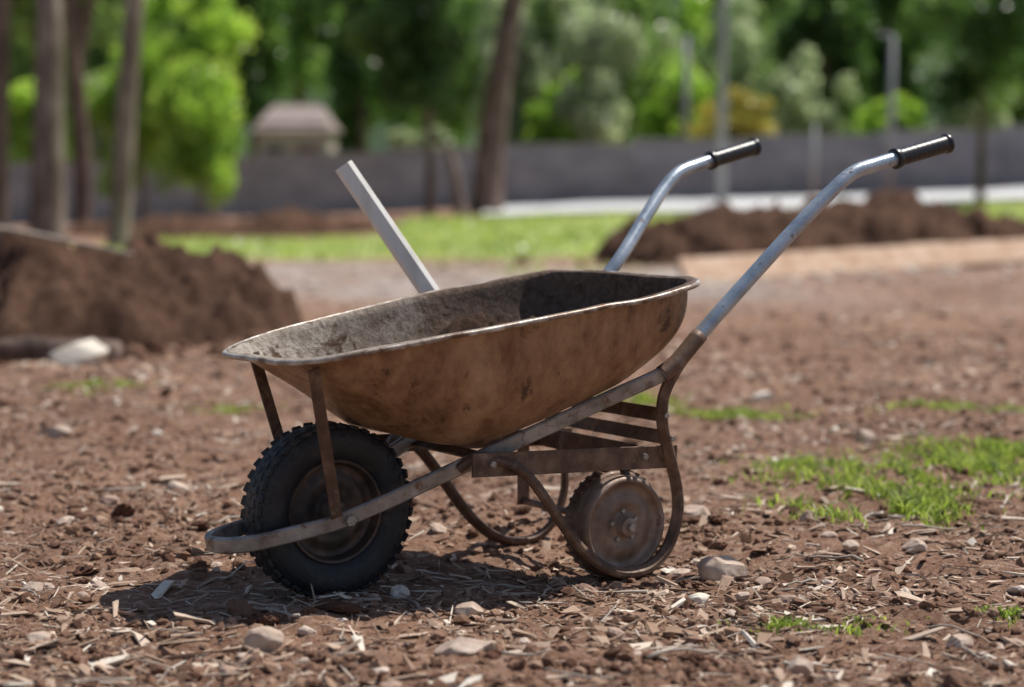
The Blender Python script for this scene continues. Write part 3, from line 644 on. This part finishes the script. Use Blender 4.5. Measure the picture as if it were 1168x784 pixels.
far_trees('distant_trees',[(2.2,53,5.4,1.3),(8.4,56,4.2,1.3),(-10.4,52,4.6,1.2),(12.6,54,3.4,1.3),(-2.6,53,2.6,1.0),(4.0,60,5.5,1.3),(-.3,57,6.0,1.3),(6.8,60,6.5,1.3),(1.4,56,6.8,1.4),(.3,55,5.5,1.0)],M_leaf_grey,.11,3600)
far_trees('distant_trees',[(1.6,54,3.6,1.2),(4.6,56,4.2,1.2),(-9.0,52,6.5,1.3),(10.6,55,3.0,1.2),(-12.5,52,4,1.3),(5.4,64,6.5,1.6)],M_leaf_bright,.12,3600)
far_trees('distant_trees',[(-4.2,75,8,2.6),(4.4,80,11,3),(9,82,12,3.4),(-9,84,12,3.5),(0,85,13,3.5),(14,84,12,3.5),(-15,84,12,3.5),(20,82,12,3.5),(27,80,12,4),(-23,80,12,4),(-32,80,12,4),(35,80,12,4)],M_leaf_mid,.24,3600)
gx=np.linspace(-160,160,90); gy=np.linspace(110,260,40); X,Y=np.meshgrid(gx,gy)
Z=26*np.exp(-((Y-190)/45)**2)*(1+.5*vn(X*.02,Y*.02,90))+3.5*vn(X*.12,Y*.12,91)+1.8*vn(X*.3,Y*.3,92)-3
i=np.arange(39)[:,None]*90+np.arange(89)[None,:]
mk('hill',np.stack([X,Y,Z],-1).reshape(-1,3),np.stack([i,i+1,i+91,i+90],-1).reshape(-1,4),M_hill)

root=empty('house',(-6.1,57,.0))
v,f=box((0,0,1.2),(2.0,2.6,2.4)); mk('walls',v,f,M_plaster,root,smooth=False)
rv=[(-1.15,-1.5,2.2),(1.15,-1.5,2.2),(1.15,1.5,2.2),(-1.15,1.5,2.2),(-.7,0,2.95),(.7,0,2.95)]
mk('roof',rv,[(0,1,5,4),(2,3,4,5),(1,2,5),(3,0,4),(3,2,1,0)],M_roof,root,smooth=False)
v,f=box((-.5,-1.31,1.5),(.5,.06,.5)); mk('window',v,f,M_glass,root,smooth=False)
v,f=box((.4,-1.32,.95),(.6,.06,1.6)); mk('door',v,f,M_bark2,root,smooth=False)
def pole(name,x,y,h,r,mat,extra=None):
    z=float(H(x,y)); root=empty(name,(x,y,z)); v,f=sweep([(0,0,-.3),(0,0,h*.5),(0,0,h)],circ(12),[r,r*.9,r*.75],n0=(1,0,0)); mk('shaft',v,f,mat,root)
    if extra=='lamp':
        v,f=sweep(cr([(0,0,h-.05),(-.06,0,h+.03),(-.15,0,h+.04)],4),circ(8),.03,n0=(0,1,0)); mk('arm',v,f,mat,root)
        v,f=box((-.2,0,h+.03),(.25,.14,.08)); bev(mk('lamp_head',v,f,mat,root,smooth=False),.02)
    if extra=='cross':
        v,f=box((0,0,h-.5),(1.5,.1,.1)); mk('crossarm',v,f,mat,root,smooth=False)
pole('utility_pole',4.3,41,7.5,.10,M_pole,'cross')
pole('street_lamp',8.9,47,3.7,.09,M_pole,'lamp')
pole('utility_pole',4.5,52,4.2,.11,M_pole)
pole('fence_post',7.1,47,1.75,.07,M_palepole)

# ---------------------------------------------------------------- light, world, camera
sd=Vector((.27,.16,.565)).normalized(); el=math.asin(sd.z); az=math.atan2(sd.x,sd.y)
sl=bpy.data.lights.new('sun','SUN'); sl.energy=5.0; sl.angle=math.radians(.5); sl.color=(1,.955,.88)
so=bpy.data.objects.new('sun',sl); col.objects.link(so); so.rotation_euler=(-sd).to_track_quat('-Z','Y').to_euler(); so.location=(5,3,12)
w=bpy.data.worlds.new('World'); sc.world=w; w.use_nodes=True; nt=w.node_tree
bg=nt.nodes['Background']; sky=nt.nodes.new('ShaderNodeTexSky'); sky.sky_type='NISHITA'; sky.sun_disc=False; sky.sun_elevation=el; sky.sun_rotation=az
nt.links.new(sky.outputs[0],bg.inputs[0]); bg.inputs[1].default_value=.088
cam=bpy.data.cameras.new('camera'); co=bpy.data.objects.new('camera',cam); col.objects.link(co); sc.camera=co
co.location=(0,0,.96); co.rotation_euler=(math.radians(90-4.83),0,0)
cam.lens=70; cam.sensor_width=36; cam.clip_end=2000; cam.clip_start=.05
cam.dof.use_dof=True; cam.dof.focus_distance=4.55; cam.dof.aperture_fstop=1.75
sc.view_settings.view_transform='Standard'; sc.view_settings.look='None'; sc.view_settings.exposure=0
